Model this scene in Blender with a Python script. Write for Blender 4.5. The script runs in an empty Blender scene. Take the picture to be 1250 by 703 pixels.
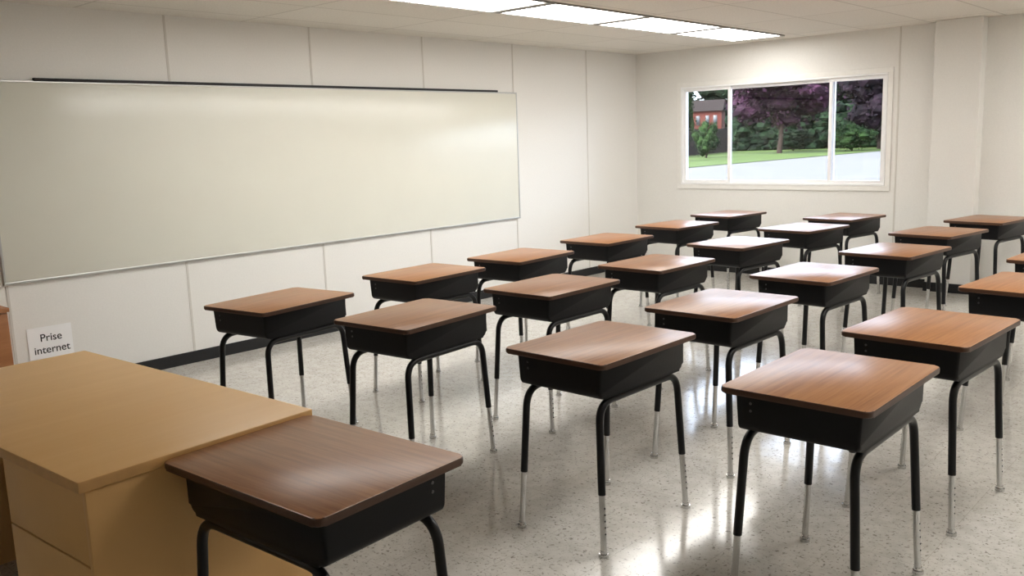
import bpy, bmesh, math, random
from mathutils import Vector, Matrix
# measured layout (metres)
H,YF=2.5119,5.8591
TW,TD,TH=.489,.648,.7554
LEGX,LEGY=.036,.035
WX0,WX1,WZ0,WZ1=.6196,2.9397,.9902,2.0915
WM1,WM2=1.215,2.375
BY0,BY1,BZ0,BZ1=-1.2387,3.6897,.7607,2.0381
LA,LB,LY=1.5065,2.0150,1.8290
DESKS=[(0,4.230,-1.885,-math.pi/2+.055),(1,2.013,-.520,.135),(2,2.950,-.373,.082),(3,4.043,-.351,-.010),(4,4.987,-.346,.004),
(5,1.954,.585,.049),(6,2.977,.625,.009),(7,4.034,.641,-.008),(8,5.00,.63,-.05),(9,1.95,1.52,.06),(10,3.00,1.66,-.02),(11,4.01,1.76,-.05),
(12,5.09,1.91,-.09),(13,1.89,2.64,.01),(14,2.94,2.86,-.10),(15,4.06,2.93,-.10),(16,1.80,3.85,-.07),(17,2.92,4.05,-.14),(18,3.97,4.14,-.16),
(19,1.70,4.99,-.12),(20,2.86,5.07,-.15),(21,4.04,5.27,-.16),(22,5.03,3.05,-.05)]
# ---------------------------------------------------------------- helpers
C=bpy.context.scene.collection
def lin(r,g_,b):
    f=lambda c:(c/255/12.92 if c/255<=.04045 else ((c/255+.055)/1.055)**2.4)
    return (f(r),f(g_),f(b),1)
def newmat(name):
    m=bpy.data.materials.new(name);m.use_nodes=True
    return m,m.node_tree.nodes,m.node_tree.links,m.node_tree.nodes['Principled BSDF']
def plain(name,col,rough=.5,metal=0,noise=.06,scale=20,bump=0,coat=0,spec=.5):
    m,N,L,b=newmat(name)
    tc=N.new('ShaderNodeTexCoord');n=N.new('ShaderNodeTexNoise');n.inputs['Scale'].default_value=scale;n.inputs['Detail'].default_value=4
    L.new(tc.outputs['Object'],n.inputs['Vector'])
    r=N.new('ShaderNodeValToRGB');r.color_ramp.elements[0].position=.3;r.color_ramp.elements[1].position=.7
    r.color_ramp.elements[0].color=[c*(1-noise) for c in col[:3]]+[1];r.color_ramp.elements[1].color=[min(1,c*(1+noise)) for c in col[:3]]+[1]
    L.new(n.outputs['Fac'],r.inputs['Fac']);L.new(r.outputs['Color'],b.inputs['Base Color'])
    b.inputs['Roughness'].default_value=rough;b.inputs['Metallic'].default_value=metal;b.inputs['Coat Weight'].default_value=coat;b.inputs['Specular IOR Level'].default_value=spec
    if bump:
        bp=N.new('ShaderNodeBump');bp.inputs['Strength'].default_value=bump;bp.inputs['Distance'].default_value=.002
        L.new(n.outputs['Fac'],bp.inputs['Height']);L.new(bp.outputs['Normal'],b.inputs['Normal'])
    return m
def wood(name,dark,mid,light,sx=38,sy=1.6,rough=.28,spec=.5,dist=.6,broad=.4):
    m,N,L,b=newmat(name)
    tc=N.new('ShaderNodeTexCoord');oi=N.new('ShaderNodeObjectInfo')
    mul=N.new('ShaderNodeVectorMath');mul.operation='SCALE';mul.inputs['Scale'].default_value=37.
    cv=N.new('ShaderNodeCombineXYZ');L.new(oi.outputs['Random'],cv.inputs[0]);L.new(oi.outputs['Random'],cv.inputs[1]);L.new(cv.outputs[0],mul.inputs[0])
    mp=N.new('ShaderNodeMapping');mp.inputs['Scale'].default_value=(sx,sy,sx);L.new(tc.outputs['Object'],mp.inputs['Vector'])
    ad=N.new('ShaderNodeVectorMath');L.new(mp.outputs[0],ad.inputs[0]);L.new(mul.outputs[0],ad.inputs[1])
    n=N.new('ShaderNodeTexNoise');n.inputs['Scale'].default_value=1.;n.inputs['Detail'].default_value=6;n.inputs['Roughness'].default_value=.65;n.inputs['Distortion'].default_value=dist
    L.new(ad.outputs[0],n.inputs['Vector'])
    n2=N.new('ShaderNodeTexNoise');n2.inputs['Scale'].default_value=.25;n2.inputs['Detail'].default_value=2;n2.inputs['Distortion'].default_value=dist*2
    L.new(ad.outputs[0],n2.inputs['Vector'])
    mx=N.new('ShaderNodeMix');mx.inputs[0].default_value=broad;L.new(n.outputs['Fac'],mx.inputs[2]);L.new(n2.outputs['Fac'],mx.inputs[3])
    r=N.new('ShaderNodeValToRGB');e=r.color_ramp.elements;e[0].position=.32;e[0].color=dark;e[1].position=.68;e[1].color=light
    k=e.new(.5);k.color=mid
    L.new(mx.outputs[0],r.inputs['Fac']);L.new(r.outputs['Color'],b.inputs['Base Color'])
    b.inputs['Roughness'].default_value=rough;b.inputs['Specular IOR Level'].default_value=spec
    return m
M={}
M['wood']=wood('desk_laminate',lin(132,85,51),lin(154,104,64),lin(169,120,77),84,3.,rough=.3,spec=.28,dist=.3,broad=.2)
M['edge']=plain('brown_edge_band',lin(74,46,28),.4)
M['black']=plain('black_enamel',lin(12,12,15),.35,noise=.1,spec=.35)
M['box']=plain('black_tray_plastic',lin(11,11,14),.45,noise=.1,scale=60,bump=.15,spec=.25)
M['chrome']=plain('chrome_steel',lin(205,205,205),.18,1)
M['steel']=plain('dull_steel',lin(100,100,102),.35,1)
M['maple']=wood('maple_laminate',lin(229,181,115),lin(232,186,121),lin(236,191,127),20,1.2,.36,.45)
M['mapleedge']=plain('maple_edge_band',lin(208,160,100),.4)
M['maplex']=wood('maple_laminate_panel',lin(222,175,113),lin(226,180,118),lin(229,184,123),2,2,.45,.3)
M['kneewood']=wood('dark_brown_panel',lin(50,24,14),lin(62,31,18),lin(74,39,23),3,2,.5,.3)
M['cabwood']=wood('brown_cabinet_wood',lin(140,88,50),lin(162,106,62),lin(178,122,76),20,1.5,.4)
M['wall']=plain('vinyl_wall_panel',lin(236,234,229),.5,noise=.02,scale=90,bump=.08)
M['seam']=plain('wall_seam_strip',lin(214,210,202),.5,noise=.02)
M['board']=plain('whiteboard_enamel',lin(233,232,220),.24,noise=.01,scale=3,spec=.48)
M['alu']=plain('aluminium',lin(200,200,198),.3,1,noise=.03)
M['rubber']=plain('black_rubber',lin(16,16,18),.55)
M['vinyl']=plain('white_vinyl_frame',lin(248,248,248),.3,noise=.01)
M['greyframe']=plain('grey_house_frame',lin(52,47,45),.6)
M['trim']=plain('white_window_trim',lin(240,238,233),.5,noise=.02)
M['paper']=plain('white_paper',lin(250,250,250),.7,noise=.01)
M['ink']=plain('black_ink',lin(30,30,32),.7)
M['lightframe']=plain('light_frame_enamel',lin(140,137,132),.5,noise=.02)
m,N,L,b=newmat('light_diffuser');b.inputs['Base Color'].default_value=(.9,.9,.9,1)
b.inputs['Emission Color'].default_value=(1,.979,.938,1);b.inputs['Emission Strength'].default_value=10.8;M['diff']=m
m,N,L,b=newmat('window_glass');out=N['Material Output'];tr=N.new('ShaderNodeBsdfTransparent');gl=N.new('ShaderNodeBsdfGlossy');gl.inputs['Roughness'].default_value=.02
fr=N.new('ShaderNodeFresnel');fr.inputs['IOR'].default_value=1.35;mxs=N.new('ShaderNodeMixShader');L.new(fr.outputs[0],mxs.inputs[0]);L.new(tr.outputs[0],mxs.inputs[1]);L.new(gl.outputs[0],mxs.inputs[2]);L.new(mxs.outputs[0],out.inputs[0]);M['glass']=m
m,N,L,b=newmat('speckled_vinyl_tile');tc=N.new('ShaderNodeTexCoord')
n1=N.new('ShaderNodeTexNoise');n1.inputs['Scale'].default_value=76;n1.inputs['Detail'].default_value=3;n1.inputs['Distortion'].default_value=.8;L.new(tc.outputs['Object'],n1.inputs['Vector'])
r1=N.new('ShaderNodeValToRGB');e=r1.color_ramp.elements;e[0].position=.32;e[0].color=lin(142,136,128);e[1].position=.42;e[1].color=lin(203,199,192)
L.new(n1.outputs['Fac'],r1.inputs['Fac'])
n2=N.new('ShaderNodeTexNoise');n2.inputs['Scale'].default_value=16;n2.inputs['Detail'].default_value=6;L.new(tc.outputs['Object'],n2.inputs['Vector'])
r2=N.new('ShaderNodeValToRGB');r2.color_ramp.elements[0].position=.35;r2.color_ramp.elements[0].color=(.88,.875,.86,1);r2.color_ramp.elements[1].position=.6;r2.color_ramp.elements[1].color=(1,1,1,1);L.new(n2.outputs['Fac'],r2.inputs['Fac'])
mu=N.new('ShaderNodeMix');mu.data_type='RGBA';mu.blend_type='MULTIPLY';mu.inputs[0].default_value=1;L.new(r1.outputs[0],mu.inputs[6]);L.new(r2.outputs[0],mu.inputs[7])
bk=N.new('ShaderNodeTexBrick');bk.offset=0;bk.inputs['Scale'].default_value=1;bk.inputs['Brick Width'].default_value=.305;bk.inputs['Row Height'].default_value=.305;bk.inputs['Mortar Size'].default_value=.0012
bk.inputs['Color1'].default_value=(1,1,1,1);bk.inputs['Color2'].default_value=(.95,.95,.94,1);bk.inputs['Mortar'].default_value=(.75,.73,.7,1);L.new(tc.outputs['Object'],bk.inputs['Vector'])
mu2=N.new('ShaderNodeMix');mu2.data_type='RGBA';mu2.blend_type='MULTIPLY';mu2.inputs[0].default_value=1;L.new(mu.outputs[2],mu2.inputs[6]);L.new(bk.outputs[0],mu2.inputs[7])
L.new(mu2.outputs[2],b.inputs['Base Color']);b.inputs['Roughness'].default_value=.12;b.inputs['Specular IOR Level'].default_value=.5
n3=N.new('ShaderNodeTexNoise');n3.inputs['Scale'].default_value=3.5;L.new(tc.outputs['Object'],n3.inputs['Vector'])
bp=N.new('ShaderNodeBump');bp.inputs['Strength'].default_value=.18;bp.inputs['Distance'].default_value=.01;L.new(n3.outputs['Fac'],bp.inputs['Height']);L.new(bp.outputs[0],b.inputs['Normal']);M['floor']=m
m,N,L,b=newmat('ceiling_tile');tc=N.new('ShaderNodeTexCoord');mp=N.new('ShaderNodeMapping');mp.inputs['Location'].default_value=(-LA,-LY,0);L.new(tc.outputs['Object'],mp.inputs['Vector'])
bk=N.new('ShaderNodeTexBrick');bk.offset=0;bk.inputs['Scale'].default_value=1;bk.inputs['Brick Width'].default_value=.61;bk.inputs['Row Height'].default_value=1.22;bk.inputs['Mortar Size'].default_value=.009
bk.inputs['Color1'].default_value=lin(231,226,217);bk.inputs['Color2'].default_value=lin(227,222,212);bk.inputs['Mortar'].default_value=lin(206,200,190);L.new(mp.outputs[0],bk.inputs['Vector'])
n1=N.new('ShaderNodeTexNoise');n1.inputs['Scale'].default_value=80;L.new(tc.outputs['Object'],n1.inputs['Vector']);r1=N.new('ShaderNodeValToRGB');r1.color_ramp.elements[0].position=.3;r1.color_ramp.elements[0].color=(.88,.88,.88,1);r1.color_ramp.elements[1].position=.5;r1.color_ramp.elements[1].color=(1,1,1,1);L.new(n1.outputs[0],r1.inputs[0])
mu=N.new('ShaderNodeMix');mu.data_type='RGBA';mu.blend_type='MULTIPLY';mu.inputs[0].default_value=1;L.new(bk.outputs[0],mu.inputs[6]);L.new(r1.outputs[0],mu.inputs[7]);L.new(mu.outputs[2],b.inputs['Base Color']);b.inputs['Roughness'].default_value=.8;M['ceil']=m
M['road']=plain('pale_asphalt',lin(66,66,66),.9,noise=.1,scale=.5,spec=.1)
M['grass']=plain('grass',lin(44,56,22),.9,noise=.3,scale=2,spec=.1)
def leaf(name,a,b_):
    m,N,L,b=newmat(name);oi=N.new('ShaderNodeTexNoise');oi.inputs['Scale'].default_value=1.3;tc=N.new('ShaderNodeTexCoord');L.new(tc.outputs['Object'],oi.inputs['Vector'])
    r=N.new('ShaderNodeValToRGB');r.color_ramp.elements[0].position=.35;r.color_ramp.elements[0].color=a;r.color_ramp.elements[1].position=.65;r.color_ramp.elements[1].color=b_
    L.new(oi.outputs[0],r.inputs[0]);L.new(r.outputs[0],b.inputs['Base Color']);b.inputs['Roughness'].default_value=.9;b.inputs['Specular IOR Level'].default_value=.05;return m
M['purple']=leaf('purple_leaves',lin(14,7,13),lin(42,23,36))
M['darkpurple']=leaf('dark_purple_leaves',lin(7,7,9),lin(25,17,23))
M['green']=leaf('green_leaves',lin(8,18,8),lin(28,43,19))
M['dark']=leaf('dark_leaves',lin(5,10,7),lin(17,29,16))
M['bark']=plain('bark',lin(38,30,26),.9,noise=.2,spec=.1)
M['fence']=plain('fence_wood',lin(40,34,33),.8,noise=.2,scale=5,spec=.1)
M['brick']=plain('red_brick',lin(58,28,23),.85,noise=.15,scale=8,spec=.1)
M['roof']=plain('roof_shingle',lin(22,17,16),.85,noise=.15,spec=.1)
M['pane']=plain('dark_pane',lin(20,23,28),.3)
def finish(bm,name,mats,parent=None,smooth=35,loc=None):
    bmesh.ops.recalc_face_normals(bm,faces=bm.faces)
    me=bpy.data.meshes.new(name);bm.to_mesh(me);bm.free()
    for m_ in (mats if isinstance(mats,(list,tuple)) else [mats]): me.materials.append(m_)
    if smooth:
        for pl in me.polygons: pl.use_smooth=True
        me.set_sharp_from_angle(angle=math.radians(smooth))
    o=bpy.data.objects.new(name,me);C.objects.link(o)
    if parent: o.parent=parent
    if loc: o.location=loc
    return o
def box(bm,x0,x1,y0,y1,z0,z1,mat=0,bev=0,seg=2):
    vs=[bm.verts.new(v) for v in [(x0,y0,z0),(x1,y0,z0),(x1,y1,z0),(x0,y1,z0),(x0,y0,z1),(x1,y0,z1),(x1,y1,z1),(x0,y1,z1)]]
    fs=[bm.faces.new([vs[i] for i in q]) for q in [(0,3,2,1),(4,5,6,7),(0,1,5,4),(1,2,6,5),(2,3,7,6),(3,0,4,7)]]
    for f in fs: f.material_index=mat
    if bev:
        es=list({e for f in fs for e in f.edges})
        r=bmesh.ops.bevel(bm,geom=es,offset=bev,segments=seg,affect='EDGES',profile=.5)
        for f in r['faces']: f.material_index=mat
def bx(name,mats,parent,*a,bev=0.002,**k):
    bm=bmesh.new();box(bm,*a,bev=bev);return finish(bm,name,mats,parent,**k)
def slab(w,d,z0,z1,rad,bev,seg=6):
    bm=bmesh.new();pts=[]
    for cx,cy,a0 in [(w/2-rad,d/2-rad,0),(-w/2+rad,d/2-rad,90),(-w/2+rad,-d/2+rad,180),(w/2-rad,-d/2+rad,270)]:
        for k in range(seg+1):
            a=math.radians(a0+90*k/seg);pts.append((cx+rad*math.cos(a),cy+rad*math.sin(a)))
    lo=[bm.verts.new((x,y,z0)) for x,y in pts];hi=[bm.verts.new((x,y,z1)) for x,y in pts]
    n=len(pts);bm.faces.new(lo[::-1]);bm.faces.new(hi)
    for i in range(n): bm.faces.new((lo[i],lo[(i+1)%n],hi[(i+1)%n],hi[i]))
    es=[e for e in bm.edges if abs(e.verts[0].co.z-e.verts[1].co.z)<1e-6]
    bmesh.ops.bevel(bm,geom=es,offset=bev,segments=3,affect='EDGES',profile=.5)
    bm.normal_update()
    for f in bm.faces: f.material_index=0 if f.normal.z>.9 else 1
    return bm
def tube(bm,pts,r,seg=12,cap=True,mat=0,r_end=None):
    pts=[Vector(q) for q in pts];n=len(pts);rings=[];prev=None
    for i,q in enumerate(pts):
        t=((pts[min(i+1,n-1)]-q).normalized()+(q-pts[max(i-1,0)]).normalized()).normalized()
        if prev is None:
            ref=Vector((1,0,0)) if abs(t.x)<.8 else Vector((0,1,0));u=t.cross(ref).normalized()
        else: u=(prev-t*prev.dot(t)).normalized()
        prev=u;v=t.cross(u);rr=r if r_end is None else r+(r_end-r)*i/(n-1)
        rings.append([bm.verts.new(q+(u*math.cos(2*math.pi*k/seg)+v*math.sin(2*math.pi*k/seg))*rr) for k in range(seg)])
    for a,b_ in zip(rings,rings[1:]):
        for k in range(seg):
            f=bm.faces.new((a[k],a[(k+1)%seg],b_[(k+1)%seg],b_[k]));f.material_index=mat
    if cap: bm.faces.new(rings[0][::-1]).material_index=mat;bm.faces.new(rings[-1]).material_index=mat
def cyl(bm,a,b_,r,seg=16,mat=0): tube(bm,[a,b_],r,seg,True,mat)
def tag(o,label,cat,group=None):
    o['label']=label;o['category']=cat
    if group: o['group']=group
    return o
def struct(o): o['kind']='structure';return o
def empty(name,loc=(0,0,0),rz=0):
    o=bpy.data.objects.new(name,None);C.objects.link(o);o.location=loc;o.rotation_euler=(0,0,rz);o.empty_display_size=.1;return o
def dup(root,loc,rz):
    r=root.copy();C.objects.link(r);r.location=loc;r.rotation_euler=(0,0,rz)
    for ch in list(root.children):
        c=ch.copy();C.objects.link(c);c.parent=r
        for gg in list(ch.children):
            d=gg.copy();C.objects.link(d);d.parent=c
    return r
# ---------------------------------------------------------------- room shell
XR,YB=7.35,-4.6
bm=bmesh.new();box(bm,-.15,XR+.15,YB-.15,YF+.15,-.12,0);struct(finish(bm,'floor',M['floor'],smooth=0))
bm=bmesh.new();box(bm,-.15,XR+.15,YB-.15,YF+.15,H,H+.2);struct(finish(bm,'ceiling',M['ceil'],smooth=0))
bm=bmesh.new();box(bm,-.15,0,YB,YF,0,H)
for k in range(-3,5):
    y=1.22*k
    box(bm,0,.003,y-.008,y+.008,.088,H,1)
struct(finish(bm,'wall_left',[M['wall'],M['seam']],smooth=0))
bm=bmesh.new()
for a in ((-.15,WX0,0,H),(WX1,XR+.15,0,H),(WX0,WX1,0,WZ0),(WX0,WX1,WZ1,H)): box(bm,a[0],a[1],YF,YF+.15,a[2],a[3])
box(bm,3.04-.008,3.04+.008,YF-.003,YF,.088,H,1)
CX0,CX1,CYD=3.40,3.80,.15
box(bm,CX0,CX1,YF-CYD,YF,0,H,0,.004)
struct(finish(bm,'wall_far',[M['wall'],M['seam']],smooth=0))
bm=bmesh.new();box(bm,XR,XR+.15,YB,YF,0,H);struct(finish(bm,'wall_right',M['wall'],smooth=0))
bm=bmesh.new();box(bm,-.15,XR+.15,YB-.15,YB,0,H);struct(finish(bm,'wall_back',M['wall'],smooth=0))
bm=bmesh.new();box(bm,0,.012,YB,YF,0,.088,0,.003);struct(finish(bm,'baseboard_left',M['rubber'],smooth=0))
bm=bmesh.new();box(bm,.012,CX0,YF-.012,YF,0,.088,0,.003);box(bm,CX0-.012,CX1+.012,YF-CYD-.012,YF-CYD,0,.088,0,.003);box(bm,CX1,CX1+.012,YF-CYD,YF,0,.088,0,.003);box(bm,CX0-.012,CX0,YF-CYD,YF-.012,0,.088,0,.003);box(bm,CX1+.012,XR,YF-.012,YF,0,.088,0,.003);struct(finish(bm,'baseboard_far',M['rubber'],smooth=0))
tw=.05
bm=bmesh.new()
box(bm,WX0-tw,WX1+tw,YF-.012,YF,WZ1,WZ1+tw,0,.003);box(bm,WX0-tw,WX1+tw,YF-.012,YF,WZ0-tw,WZ0,0,.003)
box(bm,WX0-tw,WX0,YF-.012,YF,WZ0,WZ1,0,.003);box(bm,WX1,WX1+tw,YF-.012,YF,WZ0,WZ1,0,.003)
struct(finish(bm,'trim_1',M['trim'],smooth=0))
win=struct(empty('window_1',((WX0+WX1)/2,YF+.05,WZ0)))
ww=WX1-WX0;wh=WZ1-WZ0
def rectframe(bm,x0,x1,z0,z1,t,y0,y1,mat=0):
    box(bm,x0,x1,y0,y1,z0,z0+t,mat,.003);box(bm,x0,x1,y0,y1,z1-t,z1,mat,.003)
    box(bm,x0,x0+t,y0,y1,z0+t,z1-t,mat,.003);box(bm,x1-t,x1,y0,y1,z0+t,z1-t,mat,.003)
bm=bmesh.new();rectframe(bm,-ww/2,ww/2,0,wh,.02,-.066,.06);finish(bm,'window_frame',M['vinyl'],win,smooth=0)
xm1=WM1-(WX0+WX1)/2;xm2=WM2-(WX0+WX1)/2
for x0,x1,y in ((-ww/2+.02,xm1+.024,-.03),(xm1-.024,xm2+.024,.005),(xm2-.024,ww/2-.02,-.03)):
    bm=bmesh.new();rectframe(bm,x0,x1,.02,wh-.02,.034,y-.015,y+.015);s=finish(bm,'sash',M['vinyl'],win,smooth=0)
    bm=bmesh.new();box(bm,x0+.032,x1-.032,y-.002,y+.002,.052,wh-.052);finish(bm,'glass_pane',M['glass'],s,smooth=0)
# ---------------------------------------------------------------- whiteboard and sign
yc=(BY0+BY1)/2
wb=tag(empty('whiteboard',(0,yc,BZ0)),'long wide whiteboard mounted on the left wall','whiteboard')
bl=(BY1-BY0)/2;bh=BZ1-BZ0
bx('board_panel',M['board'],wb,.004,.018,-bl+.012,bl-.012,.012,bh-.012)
bm=bmesh.new()
box(bm,.003,.024,-bl,bl,0,.016,0,.003);box(bm,.003,.022,-bl,bl,bh-.014,bh,0,.003);box(bm,.003,.022,-bl,-bl+.014,.016,bh-.014,0,.003);box(bm,.003,.022,bl-.014,bl,.016,bh-.014,0,.003)
finish(bm,'board_frame',M['alu'],wb,smooth=0)
o=bx('black_strip',M['rubber'],wb,.004,.03,-.92-yc,3.40-yc,bh-.004,bh+.016);o['label']='black strip along the top edge'  # plain black strip along most of the board's top edge
sg=tag(empty('paper_sign',(.003,-1.0,.352)),"white paper sign reading 'Prise internet' on left wall",'sign')
bm=bmesh.new();box(bm,0,.0012,-.14,.14,-.105,.105);finish(bm,'sheet',M['paper'],sg,smooth=0)
def text(body,size,parent,y,z):
    c=bpy.data.curves.new(body,'FONT');c.body=body;c.size=size;c.align_x='CENTER';c.align_y='CENTER';c.offset=.0006
    t=bpy.data.objects.new('tmp',c);C.objects.link(t);bpy.context.view_layer.update()
    me=bpy.data.meshes.new_from_object(t.evaluated_get(bpy.context.evaluated_depsgraph_get()));bpy.data.objects.remove(t)
    me.materials.clear();me.materials.append(M['ink']);o=bpy.data.objects.new('lettering',me);C.objects.link(o);o.parent=parent
    o.matrix_local=Matrix(((0,0,1,.0017),(1,0,0,y),(0,1,0,z),(0,0,0,1)));return o
text('Prise',.07,sg,0.005,.03);text('internet',.07,sg,0.005,-.05)
# ---------------------------------------------------------------- ceiling lights
LL={2:'bright fluorescent ceiling panel nearest the window wall',1:'second bright ceiling panel from the window wall',0:'third bright ceiling panel from the window wall',-1:'bright ceiling panel cut by the top edge of the photo',-2:'added unseen fill panel above the whiteboard, fifth from the window wall',-3:'added unseen fill panel above the paper sign, sixth from the window wall'}
OO=['first','second','third','fourth','fifth','sixth']
lw=LB-LA+.05
def clight(lx,yc_,lab,grp):
    t=tag(empty('ceiling_light',(lx,yc_,H)),lab,'light',grp)
    bm=bmesh.new();e_=.564
    for a in ((-lw/2,lw/2,-.61,-e_),(-lw/2,lw/2,e_,.61),(-lw/2,-lw/2+.008,-e_,e_),(lw/2-.008,lw/2,-e_,e_)): box(bm,*a,-.015,0,0,.002)
    finish(bm,'light_frame',M['lightframe'],t,smooth=0)
    bm=bmesh.new();box(bm,-lw/2+.008,lw/2-.008,-e_,e_,-.009,-.001);finish(bm,'diffuser',M['diff'],t,smooth=0)
for k in range(-2,3): clight((LA+LB)/2,LY+1.22*k+.61,LL[k],'fluorescent ceiling panels in a line')  # panel farthest from the window is unseen, added as fill light
for n_,k in enumerate((2,1,0,-1,-2)): clight(5.4,LY+1.22*k+.61,'added unseen fill panel of the right-hand line, %s from the window wall'%OO[n_],'added unseen fill panels of the right-hand line')  # whole line is out of view, added to brighten the foreground
# ---------------------------------------------------------------- student desk
TZ=TH
def make_desk():
    t=empty('student_desk')
    finish(slab(TW,TD,TZ-.021,TZ,.022,.006),'desktop',[M['wood'],M['edge']],t)
    BH=.130;zt,zb=TZ-.0215,TZ-.0215-BH;yt,yb=TD/2-.036,TD/2-.041;rr=.03;TP=.005
    def prof(o):
        pts=[(-yt+o,zt)]
        for s in (-1,1):
            arc=[]
            for k in range(7):
                a=math.radians(180+90*k/6);arc.append((-yb+rr+(rr-o)*math.cos(a),zb+rr+(rr-o)*math.sin(a)))
            if s==-1: pts+=arc
            else: pts+=[(-y,z) for y,z in arc[::-1]]
        pts.append((yt-o,zt));return pts
    O=prof(0);I=prof(.006);bm=bmesh.new();x0,x1=-TW/2+.044,TW/2-.040
    def ring(P,x): return [bm.verts.new((x-math.copysign(TP,x)*(zt-z)/BH,y,z)) for y,z in P]
    o0,o1,i0,i1=ring(O,x0),ring(O,x1),ring(I,x0),ring(I,x1-.016);n=len(O)
    for k in range(n-1):
        bm.faces.new((o0[k],o0[k+1],o1[k+1],o1[k]));bm.faces.new((i0[k],i1[k],i1[k+1],i0[k+1]));bm.faces.new((o0[k],i0[k],i0[k+1],o0[k+1]))
    bm.faces.new(o1);bm.faces.new(i1[::-1])
    for k in (0,n-1): bm.faces.new((o0[k],o1[k],i1[k],i0[k]) if k==0 else (o0[k],i0[k],i1[k],o1[k]))
    bm.faces.new((o1[0],o1[-1],i1[-1],i1[0]))
    es=[bm.edges.get((o1[k],o1[k+1])) for k in range(n-1)]
    bmesh.ops.bevel(bm,geom=es,offset=.013,segments=4,affect='EDGES',profile=.5)
    finish(bm,'book_box',M['box'],t,smooth=50)
    bm=bmesh.new();box(bm,x0,x1+.01,-yt-.01,yt+.01,zt-.005,zt,0,.001);finish(bm,'flange',M['black'],t,smooth=0)
    zr=zb-.0155;R_=.0148;ix,iy=.066,.06
    for sx in (-1,1):
        bm=bmesh.new();tube(bm,[(sx*(TW/2-ix),-.13,zr),(sx*(TW/2-ix),.13,zr)],R_);finish(bm,'rail',M['black'],t)
        for sy in (-1,1):
            B=Vector((sx*(TW/2-LEGX),sy*(TD/2-LEGY),0));T_=Vector((sx*(TW/2-ix),sy*(TD/2-iy),zr))
            dirn=(B-T_).normalized();br=.078;pts=[Vector((T_.x,sy*.128,zr))]
            a=T_+Vector((0,-sy*br,0));c=T_+dirn*br
            for k in range(11):
                u=k/10;pts.append(a*(1-u)**2+T_*2*u*(1-u)+c*u*u)
            e=T_+dirn*((zr-.24)/-dirn.z);pts.append(e)
            bm=bmesh.new();tube(bm,pts,R_);lg=finish(bm,'leg',M['black'],t)
            bm=bmesh.new();e2=T_+dirn*((zr-.022)/-dirn.z);tube(bm,[e-dirn*.03,e2],.012);
            for q in (.19,.165,.14,.115,.09):
                hc=T_+dirn*((zr-q)/-dirn.z);cyl(bm,hc+Vector((sx*.0110,0,0)),hc+Vector((sx*.0127,0,0)),.0035,8,1)
            finish(bm,'leg_extension',[M['chrome'],M['black']],lg)
            bm=bmesh.new();tube(bm,[e2-dirn*.002,(B.x,B.y,.012)],.0142);tube(bm,[(B.x,B.y,.013),(B.x,B.y,.004),(B.x,B.y,0)],.019,14,True);finish(bm,'foot_glide',M['chrome'],lg)
    for sy in (-1,1):
        for dz in (.03,.055):
            yy=yt-(yt-yb)*dz/(BH-rr);P=Vector((x0+.05,sy*yy,zt-dz));d=Vector((0,sy,0))
            bm=bmesh.new();cyl(bm,P-d*.004,P+d*.003,.0045,10);finish(bm,'bolt',M['steel'],t)
    return t
ROW={1:[1,5,9,13,16,19],2:[2,6,10,14,17,20],3:[3,7,11,15,18,21],4:[4,8,12,22]}
ordn=['front','second','third','fourth','fifth','last']
rown={1:'row beside the whiteboard',2:'second row out from the whiteboard',3:'third row out from the whiteboard',4:'fourth row out from the whiteboard'}
LAB={0:'brown-topped student desk pushed against the tan teacher desk in the foreground'}
for r_ in (1,2,3,4):
    for k,i in enumerate(ROW[r_]):
        w_='last' if (r_==4 and i==22) else ordn[k]
        LAB[i]='brown-topped black student desk, %s one of the %s'%(w_,rown[r_])
first=None
for i,x,y,a in DESKS:
    if first is None: first=make_desk();t=first;t.location=(x,y,0);t.rotation_euler=(0,0,a)
    else: t=dup(first,(x,y,0),a)
    tag(t,LAB[i],'desk','student desks in rows' if i else None)
# ---------------------------------------------------------------- teacher desk
tz=.765;hw,hd=.741,.3625
td=tag(empty('teacher_desk',(3.164,-2.042,0),.055),'large tan maple teacher desk with drawers in the left foreground','desk')
finish(slab(hw*2,hd*2,tz-.03,tz,.006,.003,2),'desktop',[M['maple'],M['mapleedge']],td)
bx('end_panel',M['maplex'],td,hw-.030,hw-.010,-hd+.02,hd-.03,0,tz-.03)
bx('end_panel',M['maplex'],td,-hw+.010,-hw+.030,-hd+.02,hd-.03,0,tz-.03)
o=bx('modesty_panel',M['kneewood'],td,-hw+.036,hw-.036,hd-.075,hd-.055,.02,tz-.031);o['label']='dark reddish-brown panel behind the knee space'
pw=.48
bx('pedestal',M['maplex'],td,hw-.031-pw,hw-.031,-hd+.045,hd-.08,.04,tz-.031)
for z0,z1 in ((.525,tz-.0315),(.045,.520)):
    bx('drawer_front',M['maplex'],td,hw-.031-pw,hw-.0305,-hd+.021,-hd+.044,z0,z1)
# ---------------------------------------------------------------- cabinet
cb=tag(empty('wooden_cabinet',(.2,-1.70,0)),'low brown wooden cabinet against left wall at photo edge','cabinet')
bx('cabinet_body',M['cabwood'],cb,-.185,.16,-.35,.35,.07,.65);bx('cabinet_top',M['cabwood'],cb,-.185,.19,-.355,.355,.65,.675)
bx('plinth',M['rubber'],cb,-.185,.13,-.34,.34,0,.07)
for s in (-1,1):
    d_=bx('cabinet_door',M['cabwood'],cb,.16,.178,min(s*.003,s*.345),max(s*.003,s*.345),.08,.642)
    bm=bmesh.new();cyl(bm,(.178,s*.05,.46),(.196,s*.05,.46),.01);finish(bm,'knob',M['alu'],d_)
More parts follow.
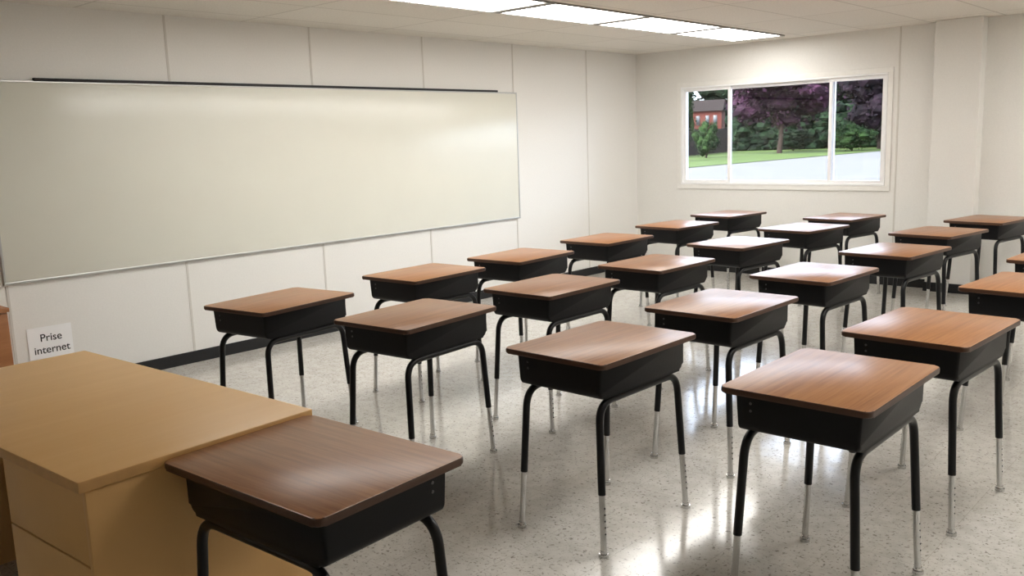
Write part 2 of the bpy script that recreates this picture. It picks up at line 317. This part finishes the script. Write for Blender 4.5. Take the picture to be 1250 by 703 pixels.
# ---------------------------------------------------------------- outdoors
GZ=-.5
bm=bmesh.new();box(bm,-400,200,YF+.3,500,GZ-.2,GZ);struct(finish(bm,'ground',M['road'],smooth=0))
A=Vector((-20.4,38.8,GZ+.03));B_=Vector((-21.3,80.3,GZ+.03));dv=B_-A;nn=Vector((-dv.y,dv.x,0)).normalized()
A=A+nn*2.5;B_=B_+nn*1.
A2=A-dv*.3;B2=B_+dv*1.5
bm=bmesh.new();bm.faces.new([bm.verts.new(v) for v in (A2,B2,B2+nn*120,A2+nn*120)])
gr=finish(bm,'grass_strip',M['grass'],smooth=0);gr['kind']='stuff';tag(gr,'mown green grass strip beyond the bright yard outside the window','grass')
rng=random.Random(5)
def leaves(bm,centres,n,rx,rz,s0,s1):
    for k in range(n):
        c=rng.choice(centres);v=Vector((rng.gauss(0,1),rng.gauss(0,1),rng.gauss(0,1))).normalized()*(.5+.6*rng.random())
        q=c+Vector((v.x*rx,v.y*rx,v.z*rz));s=rng.uniform(s0,s1)
        u=Vector((rng.gauss(0,1),rng.gauss(0,1),rng.gauss(0,1))).normalized();w=u.orthogonal().normalized()
        bm.faces.new([bm.verts.new(q+u*s),bm.verts.new(q+w*s*.6),bm.verts.new(q-u*s),bm.verts.new(q-w*s*.6)])
def clump(bm,c,rx,rz):
    r=bmesh.ops.create_icosphere(bm,subdivisions=2,radius=1)
    for v in r['verts']:
        d=v.co.copy();k=rng.uniform(.75,1.1);v.co=c+Vector((d.x*rx*k,d.y*rx*k,d.z*rz*k))
def tree(x,y,ht,rad,trunk,kind,name,label,nl=3000,group='trees outside the window',fill=1.):
    t=tag(empty(name,(x,y,GZ)),label,'tree' if 'tree' in name else 'bush',group)
    bm=bmesh.new();tube(bm,[(0,0,-.2),(.05*rad,0,ht*.3),(0,.05*rad,ht*.75)],.03*ht,8,True,0,.01*ht)
    for k in range(5):
        a=rng.uniform(0,6.28);tube(bm,[(0,0,trunk*ht*.9),(math.cos(a)*rad*.3,math.sin(a)*rad*.3,ht*(trunk+.2)),(math.cos(a)*rad*.6,math.sin(a)*rad*.6,ht*(trunk+.4))],.012*ht,6,True,0,.004*ht)
    finish(bm,'trunk',M['bark'],t)
    bm=bmesh.new();cz=ht*(1+trunk)/2;rz=ht*(1-trunk)/2;cl=[]
    for k in range(48):
        while 1:
            v=Vector((rng.uniform(-1,1),rng.uniform(-1,1),rng.uniform(-1,1)))
            if v.length<1: break
        cl.append(Vector((v.x*rad*.82,v.y*rad*.82,cz+v.z*rz*.82)))
    for c in cl: clump(bm,c,rad*.25*fill,rz*.22*fill)
    leaves(bm,cl,nl,rad*.34,rz*.34,.025*(rad+rz)*.6,.05*(rad+rz)*.6)
    finish(bm,'foliage',M[kind],t,smooth=0)
tree(-31.2,75,9.2,5.4,.27,'purple','purple_leaf_tree','broad purple-leaved tree with a bare trunk, centre of the window',nl=6500)
tree(-26,86,10.4,4.4,.05,'darkpurple','broadleaf_tree','dark purplish tree seen through the right window pane',nl=5000)
tree(-30,56,6.0,1.0,.08,'green','broadleaf_tree','green tree at the left edge of the window')
tree(-46,126,15,6,.02,'dark','broadleaf_tree','dark green tree right of the purple tree')
tree(-78,158,20,9.5,.02,'dark','broadleaf_tree','dark green tree behind the purple tree')
tree(-72,182,22,12,.02,'dark','broadleaf_tree','dark tall tree far behind the purple tree')
tree(-31,122,16,7.5,.02,'dark','broadleaf_tree','dark green tree at the right edge of the window')
tree(-64,104,10.6,2.6,.06,'green','broadleaf_tree','tall green tree partly hidden by the left window frame')
tree(-92,146,17,9,.02,'dark','broadleaf_tree','dark tree rising behind the red house')
tree(-32.5,64,3.2,1.15,.02,'green','leafy_shrub','green shrub in front of the wooden fence',group='shrubs outside the window')
tree(-33.5,83,2.4,1.9,.02,'dark','leafy_shrub','dark shrub beside the purple tree',group='shrubs outside the window')
tree(-26,79,2.6,2.2,.03,'green','leafy_shrub','green shrub beneath the dark tree in the right pane',group='shrubs outside the window')
# hedge
h0=Vector((-42.6,86.7,0));h1=Vector((-10,103,0));bm=bmesh.new();cl=[]
for k in range(290):
    q=h0.lerp(h1,(k+rng.random())/290);cl.append(Vector((q.x+rng.uniform(-.5,.5),q.y+rng.uniform(-.5,.5),GZ+(k%6)*.72+rng.uniform(.1,.7))))
for c in cl: clump(bm,c,.95,.75)
leaves(bm,cl,8000,1.05,.95,.1,.22)
tag(finish(bm,'hedge',M['dark'],smooth=0),'tall dark hedge behind the trees outside the window','hedge')
fx0,fy0,fx1,fy1=-36.1,62.6,-40.7,83.
fl=math.hypot(fx1-fx0,fy1-fy0);fn=tag(empty('wooden_fence',(fx0,fy0,GZ),math.atan2(fy1-fy0,fx1-fx0)),'dark wooden board fence below the red house outside','fence')
fh=2.5
bm=bmesh.new();k=0
while k*.2<fl: box(bm,k*.2,k*.2+.185,-.02,.02,.05,fh);k+=1
finish(bm,'fence_boards',M['fence'],fn,smooth=0)
for k in range(0,int(fl/2.4)+1): bx('fence_post',M['fence'],fn,k*2.4-.06,k*2.4+.06,.02,.14,0,fh+.1)
sc=.125;hs=tag(empty('red_house',(-61,114,GZ),math.radians(20)),'red brick house with dark roof behind the fence outside','house')
w_=18*sc;h_=42*sc;hr=13*sc
bx('house_wall',M['brick'],hs,-w_,w_,-w_*.7,w_*.7,0,h_)
bm=bmesh.new();P=[(-w_*1.1,-w_*.85,h_),(w_*1.1,-w_*.85,h_),(w_*1.1,w_*.85,h_),(-w_*1.1,w_*.85,h_),(-w_*1.1,0,h_+hr),(w_*1.1,0,h_+hr)];v=[bm.verts.new(q) for q in P]
for q in ((0,3,2,1),(0,1,5,4),(2,3,4,5),(0,4,3),(1,2,5)): bm.faces.new([v[i] for i in q])
finish(bm,'roof',M['roof'],hs,smooth=0)
for x in (-.5,.1,.6):
    o=bx('window',M['greyframe'],hs,(x-.12)*w_,(x+.12)*w_,-w_*.7-.06,-w_*.7,h_*.62,h_*.88);bx('pane',M['pane'],o,(x-.1)*w_,(x+.1)*w_,-w_*.7-.09,-w_*.7-.06,h_*.64,h_*.86)
# ---------------------------------------------------------------- light
w=bpy.data.worlds.new('World');bpy.context.scene.world=w;w.use_nodes=True;N=w.node_tree.nodes;L=w.node_tree.links
sk=N.new('ShaderNodeTexSky');sk.sky_type='NISHITA';sk.sun_disc=False;sk.sun_elevation=math.radians(45);sk.sun_rotation=math.radians(200);sk.dust_density=5;sk.air_density=.7
hv=N.new('ShaderNodeHueSaturation');hv.inputs['Saturation'].default_value=.35;L.new(sk.outputs[0],hv.inputs['Color'])
tn=N.new('ShaderNodeMix');tn.data_type='RGBA';tn.blend_type='MULTIPLY';tn.inputs[0].default_value=1;tn.inputs[7].default_value=(.9,.98,1.06,1);L.new(hv.outputs[0],tn.inputs[6])
L.new(tn.outputs[2],N['Background'].inputs[0]);N['Background'].inputs[1].default_value=2.6
sl=bpy.data.lights.new('sun','SUN');sl.energy=2;sl.angle=.02;sl.color=(1,.95,.86);so=bpy.data.objects.new('sun',sl);C.objects.link(so)
so.rotation_euler=Vector((.8,.25,-.75)).to_track_quat('-Z','Y').to_euler()
# ---------------------------------------------------------------- camera
yaw,pitch,roll,foc=.7405,.1657,-.0336,1079.68
fw=Vector((-math.sin(yaw)*math.cos(pitch),math.cos(yaw)*math.cos(pitch),-math.sin(pitch)))
r0=Vector((math.cos(yaw),math.sin(yaw),0));u0=r0.cross(fw)
rt=r0*math.cos(roll)+u0*math.sin(roll);up=-r0*math.sin(roll)+u0*math.cos(roll)
cam=bpy.data.cameras.new('camera');co=bpy.data.objects.new('camera',cam);C.objects.link(co)
co.matrix_world=Matrix(((rt.x,up.x,-fw.x,6.1285),(rt.y,up.y,-fw.y,-3.1632),(rt.z,up.z,-fw.z,1.5643),(0,0,0,1)))
cam.sensor_fit='HORIZONTAL';cam.sensor_width=36;cam.lens=foc/1250*36;cam.clip_start=.05;cam.clip_end=900
bpy.context.scene.camera=co
bpy.context.scene.view_settings.view_transform='Standard'
